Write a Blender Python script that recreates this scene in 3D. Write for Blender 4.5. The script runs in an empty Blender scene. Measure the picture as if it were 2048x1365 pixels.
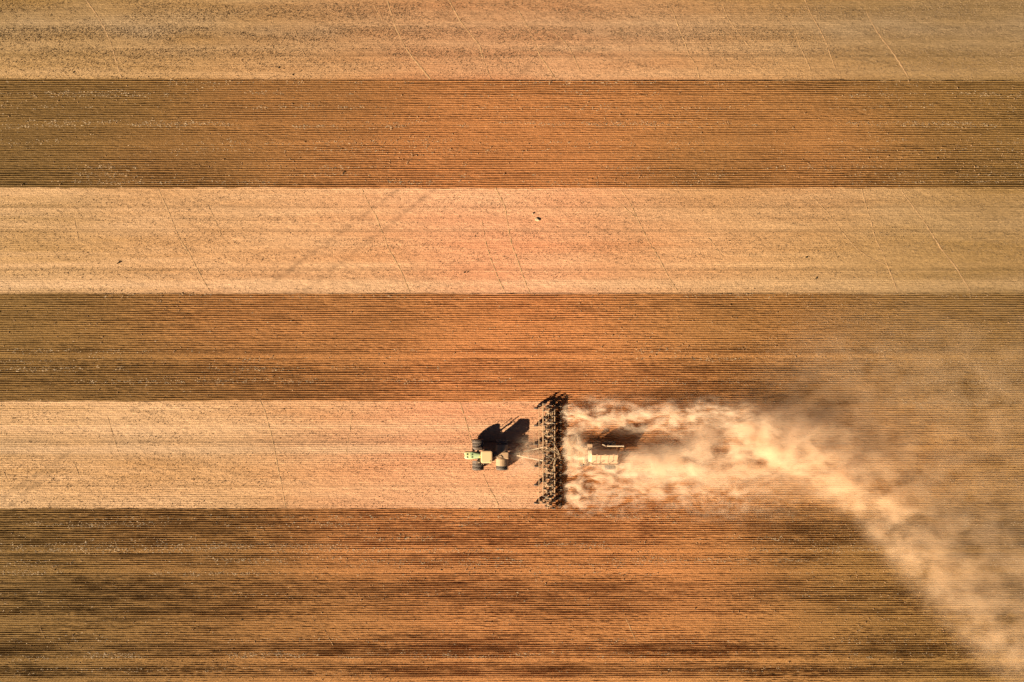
import bpy, bmesh, math, random
import numpy as np
from mathutils import Vector, Matrix

random.seed(11)
R = math.radians
scene = bpy.context.scene
C = scene.collection

# ------------------------------------------------------------------ scale
S = 11.75            # metres -> reference units on the ground
H = 130.0            # drone height
def gx(px): return (px - 1024.0) / S
def gy(py): return (682.5 - py) / S
def P(px, py, z=0.0):
    k = (H - z) / H
    return Vector((gx(px) * k, gy(py) * k, z))

SUN_AZ = R(38.4)     # shadows run towards +x,+y at this angle
SUN_EL = R(25.0)
TO_SUN = Vector((-math.cos(SUN_AZ) * math.cos(SUN_EL), -math.sin(SUN_AZ) * math.cos(SUN_EL), math.sin(SUN_EL)))

# ------------------------------------------------------------------ numpy noise
def vnoise(x, y, sx, sy, seed, octaves=1):
    out = 0.0; amp = 1.0; tot = 0.0
    for o in range(octaves):
        rng = np.random.RandomState(seed * 17 + o * 101 + 3)
        G = rng.rand(256, 256)
        u = np.asarray(x, dtype=np.float64) / sx * (2 ** o) + 1000.37
        v = np.asarray(y, dtype=np.float64) / sy * (2 ** o) + 1000.71
        iu = np.floor(u).astype(np.int64); iv = np.floor(v).astype(np.int64)
        fu = u - iu; fv = v - iv
        fu = fu * fu * (3 - 2 * fu); fv = fv * fv * (3 - 2 * fv)
        a = G[iu % 256, iv % 256]; b = G[(iu + 1) % 256, iv % 256]
        c = G[iu % 256, (iv + 1) % 256]; d = G[(iu + 1) % 256, (iv + 1) % 256]
        out = out + amp * ((a * (1 - fu) + b * fu) * (1 - fv) + (c * (1 - fu) + d * fu) * fv)
        tot += amp; amp *= 0.5
    return out / tot
def sstep(a, b, x):
    t = np.clip((x - a) / (b - a), 0, 1)
    return t * t * (3 - 2 * t)
def prof(py, pts):
    """piecewise profile across the field"""
    xs = [p[0] for p in pts]; ys = [p[1] for p in pts]
    return np.interp(py, xs, ys)

ROW = 18.3 / 60
# edges between stubble and drilled strips (reference units across the field)
E = (160.5, 376.5, 588.0, 803.0, 1018.0)

def ploughed_mask(X, Y):
    py = 682.5 - Y * S
    px = X * S + 1024
    py = py + (vnoise(X, Y, 1.2, 5, 5) - 0.5) * 2.4 + (vnoise(X, Y, 14, 9, 7) - 0.5) * 3.0 + np.where(py < 300, -(px - 1024) * 0.0022, 0.0)
    w = 1.4
    m = sstep(E[0] - w, E[0] + w, py) * (1 - sstep(E[1] - w, E[1] + w, py))
    m = np.maximum(m, sstep(E[2] - w, E[2] + w, py) * (1 - sstep(E[3] - w, E[3] + w, py)))
    m = np.maximum(m, sstep(E[4] - w, E[4] + w, py))
    worked = sstep(1088, 1112, px + (vnoise(X, Y, 0.6, 0.3, 6) - 0.5) * 8) * sstep(E[3] - 4, E[3], py)
    return np.maximum(m, worked)

TREADS_P = [247.5, 285.5, 713, 1102, 1142, 1320, 1359, 895, 933]      # wheel marks on drilled soil
TREADS_S = [112, 160, 415, 463, 540, 586.5, 973, 884]                 # wheel marks on stubble
def tread_mask(py, lines, w):
    m = np.zeros_like(py)
    for l in lines:
        m = np.maximum(m, np.exp(-((py - l) / w) ** 4))
    return m

_rng = np.random.RandomState(5)
ROW_AMP = 0.78 + 0.5 * _rng.rand(4096)
ROW_TONE = _rng.rand(4096)

ROW_BOOST = [(150, 1.2), (162, 1.55), (176, 1.25), (200, 1.0), (222, 1.0), (228, 1.5), (236, 1.2), (247, .55), (262, .9), (285, .5), (300, .9), (325, 1.0),
             (345, 1.3), (362, 1.5), (375, 1.5), (588, 1.6), (600, 1.1), (620, 1.0), (640, 1.0), (655, .8), (668, .6), (685, .8), (700, 1.1), (713, .6), (735, 1.3),
             (765, 1.35), (790, 1.2), (803, 1.2), (880, 1.0), (990, 1.0), (1018, 1.6), (1028, 1.25), (1060, 1.25), (1090, 1.2), (1100, .6), (1112, 1.0), (1142, .6), (1165, 1.2),
             (1200, 1.15), (1225, .95), (1233, .65), (1262, .6), (1280, .95), (1305, 1.4), (1315, 1.1), (1322, .6), (1335, 1.3), (1352, 1.2), (1359, .6), (1420, 1.)]

def row_amp(X, Y):
    py = 682.5 - Y * S
    k = np.floor(Y / ROW).astype(np.int64) % 4096
    a = ROW_AMP[k] * (0.6 + 0.8 * vnoise(X, k * 1.0, 2.6, 1.0, 21)) * (0.45 + 1.1 * vnoise(X, Y, 20, 6, 22, 3))
    return a * (1 + .7 * (prof(py, ROW_BOOST) - 1))

def height(X, Y, pm=None):
    if pm is None: pm = ploughed_mask(X, Y)
    py = 682.5 - Y * S
    near = np.exp(-(np.maximum(np.abs(X) - 100, 0) / 10) ** 2) * np.exp(-(np.maximum(np.abs(Y) - 70, 0) / 10) ** 2)
    ph = Y / ROW + (vnoise(X, Y, 7, 1.5, 31) - 0.5) * 0.35
    t = tread_mask(py, TREADS_P, 3.4)
    A = 0.056 * row_amp(X, Y) * (1 - 0.5 * t)
    f = A * (np.cos(2 * np.pi * ph) + 0.18 * np.cos(4 * np.pi * ph))
    f = f + (vnoise(X, Y, 0.55, 0.16, 33) - 0.5) * 0.055 * (0.5 + 1.2 * vnoise(X, Y, 9, 2.5, 35))
    f = f + (vnoise(X, Y, 1.6, 0.6, 34) - 0.5) * 0.035
    s = (vnoise(X, Y, 0.5, 0.3, 36) - 0.5) * 0.05 + (vnoise(X, Y, 2.2, 0.7, 37) - 0.5) * 0.05
    s = s + 0.020 * np.cos(2 * np.pi * ph) * (0.4 + vnoise(X, Y, 25, 3, 38))
    ts = tread_mask(py, TREADS_S, 2.2)
    s = s - 0.02 * ts * (1 - pm)
    big = (vnoise(X, Y, 60, 40, 39) - 0.5) * 0.25
    return (f * pm + s * (1 - pm)) * near + big * near - 0.06

# ------------------------------------------------------------------ soil colour, with edge vignette mixed in
PALE_S = [(0, .35), (10, .3), (18, .2), (40, .3), (46, .55), (54, .35), (60, .1), (78, .15), (86, .5), (96, .5), (106, .3), (118, .5), (135, .5), (148, .75), (158, .5),
          (378, .65), (390, .6), (398, .45), (412, .45), (419, .7), (430, .6), (440, .45), (450, .55), (465, .5), (480, .45), (515, .45), (524, .6), (530, .8), (538, .5), (550, .4),
          (558, .5), (563, 1.0), (573, .95), (577, .6), (585, .6), (804, .7), (815, .6), (840, .5), (849, .6), (853, 1.0), (861, .95), (866, .55), (880, .45), (891, .55), (896, 1.05),
          (906, .95), (910, .45), (917, .55), (940, .6), (965, .55), (978, .7), (990, .85), (1003, .6), (1012, .5)]
GREY_S = [(0, .3), (30, .5), (60, .8), (80, .5), (100, .5), (120, .2), (160, .1), (377, .1), (400, .3), (415, .25), (440, .35), (470, .2), (530, .1), (570, .45), (580, .5), (587, .2),
          (803, .1), (850, .35), (870, .5), (905, .75), (915, .3), (930, .1), (980, .1), (1005, .4), (1018, .3)]
def soil_colour(X, Y, pm):
    py = 682.5 - Y * S; px = X * S + 1024
    wx = (vnoise(X, Y, 40, 25, 41, 2) - 0.5) * 40; wy = (vnoise(X, Y, 40, 18, 42, 2) - 0.5) * 22
    red_vignette = np.exp(-((X + wx - gx(1050)) / 48) ** 2 - ((Y + wy - gy(700)) / 80) ** 2)  # redder mid-field soil plus lens vignette, both painted into the ground colour
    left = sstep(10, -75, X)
    fine = vnoise(X, Y, 18, 0.9, 43, 3)
    fine2 = vnoise(X, Y, 4, 0.5, 44, 2)
    pale = prof(py, PALE_S) + (fine - 0.5) * 0.7 + (vnoise(X, Y, 24, 8, 45, 3) - 0.5) * 0.9
    grey = prof(py, GREY_S) * (0.4 + 1.1 * vnoise(X, Y, 10, 3, 46, 2)) * (1 - 0.5 * red_vignette)
    def lerp(a, b, t): return a[None] * (1 - t[..., None]) + b[None] * t[..., None] if a.ndim == 1 else a * (1 - t[..., None]) + b * t[..., None]
    v = np.array
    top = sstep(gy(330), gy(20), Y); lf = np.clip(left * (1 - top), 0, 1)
    st = lerp(lerp(v((.37, .210, .056)), v((.40, .226, .078)), lf), np.broadcast_to(v((.72, .298, .145)), X.shape + (3,)), red_vignette)
    st_p = lerp(lerp(v((.54, .325, .125)), v((.62, .375, .185)), lf), np.broadcast_to(v((.80, .41, .22)), X.shape + (3,)), red_vignette)
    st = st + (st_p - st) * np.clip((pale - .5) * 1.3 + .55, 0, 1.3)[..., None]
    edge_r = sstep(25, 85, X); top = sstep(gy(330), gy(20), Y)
    st = st * (1 - 0.26 * edge_r - 0.20 * top + 0.10 * left * (1 - top))[..., None]  # vignette darkening at right and top edges put into the stubble colour
    gcol = v((.42, .31, .20))
    st = st + (gcol[None] - st) * np.clip(grey * 0.55, 0, .6)[..., None]
    # old diagonal vehicle marks in the stubble
    trk = np.zeros_like(X)
    for (ax, ay, bx, by) in OLD_TRACKS:
        d, t = seg_dist(px, py, ax, ay, bx, by)
        trk = np.maximum(trk, np.exp(-((d + (vnoise(X, Y, 1.6, 1.6, 51) - .5) * 4) / 4.4) ** 2))
    st = st * (1 - 0.24 * trk * (0.5 + vnoise(X, Y, .7, .7, 47)))[..., None]
    ts = tread_mask(py, TREADS_S, 1.8)
    st = st * (1 - 0.22 * ts * (0.4 + vnoise(X, Y, 0.9, 0.4, 48)))[..., None]
    k = np.floor(Y / ROW).astype(np.int64) % 4096
    tone = (ROW_TONE[k] - 0.5) * 0.16 + (vnoise(X, k * 1.0, 16, 3.5, 49, 2) - 0.5) * 0.4 + (vnoise(X, Y, 16, 9, 50, 3) - 0.5) * 0.62
    pl = lerp(v((.27, .152, .046)), v((.62, .242, .085)), red_vignette)
    pl_d = lerp(v((.165, .092, .027)), v((.40, .15, .046)), red_vignette)
    damp_vignette = np.clip(0.22 + .16 * (1 - red_vignette) - tone + 0.12 * (prof(py, ROW_BOOST) - 1), 0, 1)  # damp tone plus painted vignette darkening away from the centre
    pl = pl + (pl_d - pl) * damp_vignette[..., None]
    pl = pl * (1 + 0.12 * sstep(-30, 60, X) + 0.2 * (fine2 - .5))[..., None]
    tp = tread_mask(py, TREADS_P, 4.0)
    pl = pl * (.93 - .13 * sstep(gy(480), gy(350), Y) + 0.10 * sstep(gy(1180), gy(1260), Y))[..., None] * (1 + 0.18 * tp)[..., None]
    dust_lee = sstep(1110, 1180, px) * sstep(E[3], E[3] + 10, py) * (1 - sstep(E[4] - 5, E[4] + 5, py))
    pl = pl * (1 + 0.25 * dust_lee)[..., None]
    return np.clip(0.63 * (st * (1 - pm[..., None]) + pl * pm[..., None]), 0.01, 0.95)

OLD_TRACKS = [(808, 370, 545, 565), (872, 376, 600, 590), (1150, 60, 1082, 110), (1176, 82, 1140, 118), (1060, 130, 1036, 155),
              (140, 905, 0, 1000), (120, 930, 20, 1010), (300, 800, 262, 822)]
def seg_dist(px, py, ax, ay, bx, by):
    dx, dy = bx - ax, by - ay
    t = np.clip(((px - ax) * dx + (py - ay) * dy) / (dx * dx + dy * dy), 0, 1)
    return np.hypot(px - ax - t * dx, py - ay - t * dy), t

TRAILS = [  # animal paths across the stubble: points, half width
    ([(172, 0), (190, 25), (206, 52), (221, 83), (231, 118), (243, 158)], 1.3),
    ([(744, 5), (756, 26), (762, 50)], .8),
    ([(772, -6), (785, 33), (791, 55), (803, 80), (812, 98), (830, 121), (848, 143), (862, 160)], 1.8),
    ([(895, -5), (920, 42), (944, 72), (960, 92), (966, 118), (974, 140), (981, 156)], 1.3),
    ([(590, 60), (600, 88), (612, 118), (622, 134)], .8),
    ([(1036, 20), (1058, 58), (1068, 82), (1078, 108), (1096, 135), (1112, 160)], 1.2),
    ([(1104, 60), (1122, 75), (1138, 95), (1150, 118), (1160, 142)], .8),
    ([(1336, 4), (1348, 28), (1358, 56), (1370, 84), (1378, 110), (1392, 128), (1400, 158)], 1.3),
    ([(1446, 10), (1455, 34), (1468, 54), (1484, 75), (1502, 97)], 1.0),
    ([(1576, 36), (1590, 62), (1600, 92), (1612, 117), (1622, 140)], 1.1),
    ([(1609, -4), (1622, 28), (1640, 58), (1655, 90), (1664, 118), (1677, 152)], 1.4),
    ([(1732, 22), (1744, 46), (1760, 72), (1780, 97), (1800, 126), (1818, 156)], 1.6),
    ([(316, 378), (328, 404), (341, 434), (352, 464), (366, 490), (378, 506), (392, 535), (406, 561), (420, 584)], 1.5),
    ([(148, 440), (155, 470), (158, 490)], .8), ([(414, 408), (430, 440), (442, 470)], .8),
    ([(723, 376), (736, 406), (752, 432), (760, 455), (768, 473), (775, 495), (790, 520), (803, 545), (813, 570), (820, 586)], 1.3),
    ([(990, 375), (1001, 395), (1011, 416), (1014, 440), (1018, 462), (1024, 492), (1036, 522), (1046, 552), (1060, 588)], 1.5),
    ([(964, 440), (970, 478), (979, 510), (990, 540), (1000, 566), (1011, 586)], 1.0),
    ([(1244, 382), (1262, 408), (1276, 440), (1296, 480), (1318, 516), (1334, 548), (1356, 584)], 1.2),
    ([(1228, 394), (1250, 416), (1272, 434)], .8),
    ([(1416, 474), (1432, 494), (1446, 514)], .9),
    ([(1628, 396), (1655, 424), (1680, 458), (1712, 496), (1740, 516), (1772, 530)], 1.1),
    ([(1723, 376), (1732, 410), (1742, 440), (1752, 480), (1766, 505), (1776, 532), (1788, 562), (1796, 586)], 1.5),
    ([(1804, 382), (1824, 410), (1846, 438), (1866, 470), (1886, 502), (1910, 530), (1928, 560), (1944, 584)], 1.6),
    ([(518, 800), (529, 822), (538, 855), (548, 894), (556, 940), (564, 975), (571, 1016)], 1.5),
    ([(704, 830), (700, 858), (694, 890), (692, 920)], .9),
    ([(920, 804), (930, 838), (940, 872), (946, 894)], 1.1), ([(965, 946), (978, 976), (992, 1000), (998, 1014)], 1.1),
    ([(212, 828), (220, 852), (236, 905)], .8), ([(150, 930), (160, 960)], .7), ([(4, 935), (16, 966)], .8),
    ([(642, 1248), (656, 1274), (666, 1292)], .8), ([(1252, 1238), (1264, 1264), (1275, 1292)], 1.0), ([(78, 1250), (90, 1278)], .8),
]

# ------------------------------------------------------------------ materials
def nodes_of(m):
    m.use_nodes = True
    nt = m.node_tree
    return nt, nt.nodes, nt.links
def mat_plain(name, col, rough=0.6, metal=0.0, dust=0.0, scale=6.0, var=0.25, dustcol=(0.50, 0.31, 0.16)):
    """procedural: paint or steel with a noise-broken coat of field dust"""
    col = [c * .82 for c in col]; dustcol = [c * .82 for c in dustcol]
    m = bpy.data.materials.new(name); nt, N, L = nodes_of(m)
    b = N['Principled BSDF']; b.inputs['Roughness'].default_value = rough; b.inputs['Metallic'].default_value = metal
    tc = N.new('ShaderNodeTexCoord')
    n = N.new('ShaderNodeTexNoise'); n.inputs['Scale'].default_value = scale; n.inputs['Detail'].default_value = 5
    L.new(tc.outputs['Object'], n.inputs['Vector'])
    r = N.new('ShaderNodeValToRGB'); r.color_ramp.elements[0].position = 0.3; r.color_ramp.elements[1].position = 0.7
    r.color_ramp.elements[0].color = [c * (1 - var) for c in col] + [1]; r.color_ramp.elements[1].color = [min(1, c * (1 + var * .5)) for c in col] + [1]
    L.new(n.outputs['Fac'], r.inputs['Fac'])
    mx = N.new('ShaderNodeMix'); mx.data_type = 'RGBA'
    mr = N.new('ShaderNodeMapRange'); mr.inputs[1].default_value = 0.25; mr.inputs[2].default_value = 0.65
    mr.inputs[3].default_value = max(0, dust - .25); mr.inputs[4].default_value = min(1, dust + .2)
    n2 = N.new('ShaderNodeTexNoise'); n2.inputs['Scale'].default_value = scale * .35; n2.inputs['Detail'].default_value = 4
    L.new(tc.outputs['Object'], n2.inputs['Vector']); L.new(n2.outputs['Fac'], mr.inputs[0])
    L.new(mr.outputs[0], mx.inputs[0]); L.new(r.outputs[0], mx.inputs[6]); mx.inputs[7].default_value = (*dustcol, 1)
    L.new(mx.outputs[2], b.inputs['Base Color'])
    return m

def mat_field():
    m = bpy.data.materials.new('field_soil'); nt, N, L = nodes_of(m)
    b = N['Principled BSDF']; b.inputs['Roughness'].default_value = 0.95; b.inputs['Specular IOR Level'].default_value = 0.1
    at = N.new('ShaderNodeAttribute'); at.attribute_name = 'soil'
    pl = N.new('ShaderNodeAttribute'); pl.attribute_name = 'drilled'
    tr = N.new('ShaderNodeAttribute'); tr.attribute_name = 'tread'
    tc = N.new('ShaderNodeTexCoord')
    mp = N.new('ShaderNodeMapping'); mp.inputs['Scale'].default_value = (0.6, 1.4, 1)
    L.new(tc.outputs['Object'], mp.inputs['Vector'])
    n1 = N.new('ShaderNodeTexNoise'); n1.inputs['Scale'].default_value = 3.2; n1.inputs['Detail'].default_value = 6; n1.inputs['Roughness'].default_value = .7
    L.new(mp.outputs[0], n1.inputs['Vector'])
    r1 = N.new('ShaderNodeMapRange'); r1.inputs[1].default_value = .3; r1.inputs[2].default_value = .7; r1.inputs[3].default_value = .68; r1.inputs[4].default_value = 1.3
    L.new(n1.outputs['Fac'], r1.inputs[0])
    mul = N.new('ShaderNodeMix'); mul.data_type = 'RGBA'; mul.blend_type = 'MULTIPLY'; mul.inputs[0].default_value = 1; mul.clamp_result = False
    L.new(at.outputs['Color'], mul.inputs[6]); L.new(r1.outputs[0], mul.inputs[7])
    # pale bits of chaff
    n2 = N.new('ShaderNodeTexNoise'); n2.inputs['Scale'].default_value = 7.5; n2.inputs['Detail'].default_value = 3
    L.new(mp.outputs[0], n2.inputs['Vector'])
    r2 = N.new('ShaderNodeMapRange'); r2.inputs[1].default_value = .62; r2.inputs[2].default_value = .72; r2.inputs[4].default_value = .45
    L.new(n2.outputs['Fac'], r2.inputs[0])
    mx = N.new('ShaderNodeMix'); mx.data_type = 'RGBA'; L.new(r2.outputs[0], mx.inputs[0]); L.new(mul.outputs[2], mx.inputs[6]); mx.inputs[7].default_value = (.43, .29, .165, 1)
    L.new(mx.outputs[2], b.inputs['Base Color'])
    # fine relief: crumbs and tyre lug prints
    n3 = N.new('ShaderNodeTexNoise'); n3.inputs['Scale'].default_value = 5; n3.inputs['Detail'].default_value = 5; n3.inputs['Roughness'].default_value = .65
    L.new(tc.outputs['Object'], n3.inputs['Vector'])
    wv = N.new('ShaderNodeTexWave'); wv.bands_direction = 'DIAGONAL'; wv.inputs['Scale'].default_value = 2.7; wv.inputs['Distortion'].default_value = .4
    L.new(tc.outputs['Object'], wv.inputs['Vector'])
    wm = N.new('ShaderNodeMath'); wm.operation = 'MULTIPLY'; L.new(wv.outputs['Fac'], wm.inputs[0]); L.new(tr.outputs['Fac'], wm.inputs[1])
    ad = N.new('ShaderNodeMath'); ad.operation = 'ADD'; L.new(wm.outputs[0], ad.inputs[0]); L.new(n3.outputs['Fac'], ad.inputs[1])
    bp = N.new('ShaderNodeBump'); bp.inputs['Strength'].default_value = 0.8; bp.inputs['Distance'].default_value = 0.12
    L.new(ad.outputs[0], bp.inputs['Height']); L.new(bp.outputs[0], b.inputs['Normal'])
    return m

M = {}
M['field'] = mat_field()
M['trail'] = mat_plain('trail_soil', (.36, .20, .08), .95, dust=.1, scale=3)
M['tuft'] = mat_plain('stubble_straw', (.24, .16, .08), .9, dust=.15, scale=.4, var=.5)
M['straw'] = mat_plain('pale_straw', (.48, .345, .20), .85, dust=.0, scale=.5, var=.35)
M['clod'] = mat_plain('soil_clod', (.28, .15, .06), .95, dust=.15, scale=.3, var=.45)
M['leaf'] = mat_plain('weed_leaf', (.045, .055, .02), .8, dust=.1, scale=6)
M['rock'] = mat_plain('pale_rock', (.44, .31, .17), .9, dust=.15, scale=3)
M['green'] = mat_plain('green_paint', (.08, .46, .20), .4, dust=.58, scale=1.6, var=.15, dustcol=(.52, .42, .20))
M['nose'] = mat_plain('dusty_green_paint', (.42, .52, .22), .4, dust=.6, scale=1.6, var=.15, dustcol=(.66, .50, .22))
M['dgreen'] = mat_plain('dark_green_grille', (.03, .10, .03), .5, dust=.12, scale=2)
M['roof'] = mat_plain('cab_roof_dusty', (.60, .45, .22), .5, dust=.72, scale=.9, var=.08, dustcol=(.72, .43, .20))
M['dust_steel'] = mat_plain('dusty_steel', (.36, .21, .10), .7, dust=.42, scale=1.5, dustcol=(.55, .33, .16))
M['dark_steel'] = mat_plain('dark_steel', (.05, .03, .018), .6, dust=.12, scale=3)
M['rubber'] = mat_plain('tyre_rubber', (.018, .015, .013), .85, dust=.05, scale=2, dustcol=(.4, .27, .17))
M['lug'] = mat_plain('dusty_tyre_lug', (.12, .09, .07), .9, dust=.4, scale=2, dustcol=(.40, .28, .18))
M['rim'] = mat_plain('yellow_rim', (.62, .45, .06), .5, dust=.4, scale=2)
M['glass'] = mat_plain('cab_glass', (.02, .03, .03), .08, dust=.08, scale=1)
M['chrome'] = mat_plain('exhaust_steel', (.35, .33, .30), .35, .9, dust=.1, scale=4)
M['yellow'] = mat_plain('yellow_plastic', (.80, .62, .08), .4, dust=.15, scale=3)
M['lamp'] = mat_plain('lamp_lens', (.75, .75, .70), .15, dust=.2, scale=3)
M['white'] = mat_plain('dusty_white_paint', (.66, .52, .34), .5, dust=.4, scale=1.2, var=.1, dustcol=(.60, .38, .20))
M['tank'] = mat_plain('dusty_tank_paint', (.46, .28, .15), .6, dust=.6, scale=.8, var=.15, dustcol=(.58, .34, .17))
M['rail'] = mat_plain('catwalk_rail', (.16, .08, .04), .6, dust=.15, scale=2)
M['hose'] = mat_plain('pale_hose', (.42, .29, .15), .6, dust=.35, scale=2)

# ------------------------------------------------------------------ helpers
def link(name, me, mat, parent=None):
    o = bpy.data.objects.new(name, me); C.objects.link(o)
    if mat is not None and not me.materials: me.materials.append(mat)
    if parent: o.parent = parent
    return o
def tag(o, label=None, cat=None, group=None, kind=None):
    if label: o['label'] = label
    if cat: o['category'] = cat
    if group: o['group'] = group
    if kind: o['kind'] = kind
    return o
def empty(name, loc=(0, 0, 0)):
    o = bpy.data.objects.new(name, None); C.objects.link(o); o.location = loc; o.empty_display_size = .3
    return o
def copy_tree(o, parent=None):
    c = o.copy(); C.objects.link(c)
    if parent: c.parent = parent
    for ch in list(o.children): copy_tree(ch, c)
    return c
def np_mesh(name, V, F, smooth=False):
    """V (n,3), F (m,k) constant k"""
    V = np.ascontiguousarray(V, dtype=np.float32); F = np.ascontiguousarray(F, dtype=np.int32)
    me = bpy.data.meshes.new(name)
    me.vertices.add(len(V)); me.vertices.foreach_set('co', V.ravel())
    k = F.shape[1]
    me.loops.add(F.size); me.loops.foreach_set('vertex_index', F.ravel())
    me.polygons.add(len(F)); me.polygons.foreach_set('loop_start', np.arange(0, F.size, k, dtype=np.int32))
    me.update(calc_edges=True)
    if smooth: me.polygons.foreach_set('use_smooth', np.ones(len(F), dtype=bool))
    return me

class B:
    """gathers shapes into one mesh"""
    def __init__(s): s.bm = bmesh.new()
    def box(s, c, d, bev=0.0, rot=None, seg=1):
        g = bmesh.ops.create_cube(s.bm, size=1.0)['verts']
        bmesh.ops.scale(s.bm, vec=Vector(d), verts=g)
        if bev > 0:
            es = list({e for v in g for e in v.link_edges})
            r = bmesh.ops.bevel(s.bm, geom=es, offset=bev, segments=seg, affect='EDGES', profile=.5)
            g = list({v for f in r['faces'] for v in f.verts} | {v for v in g if v.is_valid})
            vs = set(g); st = list(g)
            while st:
                v = st.pop()
                for e in v.link_edges:
                    w = e.other_vert(v)
                    if w not in vs: vs.add(w); st.append(w)
            g = list(vs)
        if rot is not None: bmesh.ops.rotate(s.bm, cent=(0, 0, 0), matrix=rot, verts=g)
        bmesh.ops.translate(s.bm, vec=Vector(c), verts=g)
        return s
    def bar(s, a, b, r, n=8, r2=None):
        a = Vector(a); b = Vector(b); d = b - a
        g = bmesh.ops.create_cone(s.bm, cap_ends=True, segments=n, radius1=r, radius2=r if r2 is None else r2, depth=d.length)['verts']
        q = d.to_track_quat('Z', 'Y').to_matrix()
        bmesh.ops.rotate(s.bm, cent=(0, 0, 0), matrix=q, verts=g)
        bmesh.ops.translate(s.bm, vec=(a + b) / 2, verts=g)
        return s
    def beam(s, a, b, w, h):
        a = Vector(a); b = Vector(b); d = b - a
        q = d.to_track_quat('X', 'Z').to_matrix()
        return s.box((a + b) / 2, (d.length, w, h), bev=min(w, h) * .12, rot=q)
    def tube(s, pts, r, n=6):
        pts = [Vector(p) for p in pts]
        rings = []
        for i, p in enumerate(pts):
            d = (pts[min(i + 1, len(pts) - 1)] - pts[max(i - 1, 0)]).normalized()
            u = d.cross(Vector((0.13, 0.21, 0.97)))
            if u.length < .01: u = d.cross(Vector((1, 0, 0)))
            u.normalize(); w = d.cross(u)
            rings.append([s.bm.verts.new(p + (u * math.cos(t) + w * math.sin(t)) * r) for t in [2 * math.pi * k / n for k in range(n)]])
        for a, b in zip(rings, rings[1:]):
            for k in range(n): s.bm.faces.new((a[k], a[(k + 1) % n], b[(k + 1) % n], b[k]))
        s.bm.faces.new(rings[0][::-1]); s.bm.faces.new(rings[-1])
        return s
    def lathe_y(s, c, prof_, n=32):
        """closed profile of (radius, y) spun about the y axis through c"""
        c = Vector(c); rings = []
        for k in range(n):
            t = 2 * math.pi * k / n
            rings.append([s.bm.verts.new(c + Vector((r * math.cos(t), y, r * math.sin(t)))) for r, y in prof_])
        m = len(prof_)
        for k in range(n):
            a, b = rings[k], rings[(k + 1) % n]
            for j in range(m): s.bm.faces.new((a[j], a[(j + 1) % m], b[(j + 1) % m], b[j]))
        return s
    def hull(s, pts):
        vs = [s.bm.verts.new(p) for p in pts]
        bmesh.ops.convex_hull(s.bm, input=vs)
        return s
    def prism(s, sections):
        """list of equal-length rings skinned end to end and capped"""
        rr = [[s.bm.verts.new(p) for p in ring] for ring in sections]
        n = len(rr[0])
        for a, b in zip(rr, rr[1:]):
            for k in range(n): s.bm.faces.new((a[k], a[(k + 1) % n], b[(k + 1) % n], b[k]))
        s.bm.faces.new(rr[0][::-1]); s.bm.faces.new(rr[-1])
        return s
    def build(s, name, mat, parent=None, smooth=False, bevel=0):
        bmesh.ops.recalc_face_normals(s.bm, faces=s.bm.faces)
        me = bpy.data.meshes.new(name); s.bm.to_mesh(me); s.bm.free()
        if smooth:
            for p in me.polygons: p.use_smooth = True
        return link(name, me, mat, parent)

# ------------------------------------------------------------------ the field: one sheet to the horizon
def graded(lo, hi, core):
    ext = [lo - 4 * (1.75 ** k) for k in range(13)][::-1]
    ext2 = [hi + 4 * (1.75 ** k) for k in range(13)]
    return np.concatenate([ext, core, ext2])
xs_core = np.arange(gx(-45), gx(2095), 0.30)
ys = []
k0 = int(gy(1410) / ROW) - 1; k1 = int(gy(-45) / ROW) + 1
for k in range(k0, k1):
    py = 682.5 - (k + .5) * ROW * S
    fine = (E[0] - 6 < py < E[1] + 6) or py > E[2] - 6
    n = 6 if fine else 3
    for j in range(n): ys.append((k + j / n) * ROW)
ys_core = np.array(ys)
xs = graded(xs_core[0], xs_core[-1], xs_core); ysv = graded(ys_core[0], ys_core[-1], ys_core)
XX, YY = np.meshgrid(xs, ysv)
pm = ploughed_mask(XX, YY)
ZZ = height(XX, YY, pm)
nx, ny = len(xs), len(ysv)
idx = np.arange(nx * ny).reshape(ny, nx)
F = np.stack([idx[:-1, :-1], idx[:-1, 1:], idx[1:, 1:], idx[1:, :-1]], -1).reshape(-1, 4)
me = np_mesh('field', np.stack([XX, YY, ZZ], -1).reshape(-1, 3), F, smooth=True)
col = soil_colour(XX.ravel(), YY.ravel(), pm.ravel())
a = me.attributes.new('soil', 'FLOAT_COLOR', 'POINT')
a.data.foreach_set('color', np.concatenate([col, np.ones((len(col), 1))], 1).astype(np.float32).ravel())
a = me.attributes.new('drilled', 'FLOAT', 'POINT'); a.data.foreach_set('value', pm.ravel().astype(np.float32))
py_ = 682.5 - YY * S
tr = np.maximum(tread_mask(py_, TREADS_P, 3.6) * pm, tread_mask(py_, TREADS_S, 2.6) * (1 - pm))
a = me.attributes.new('tread', 'FLOAT', 'POINT'); a.data.foreach_set('value', tr.ravel().astype(np.float32))
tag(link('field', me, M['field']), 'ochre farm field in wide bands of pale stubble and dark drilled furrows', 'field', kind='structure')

def hz(x, y): return float(height(np.array([x]), np.array([y]))[0])

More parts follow.
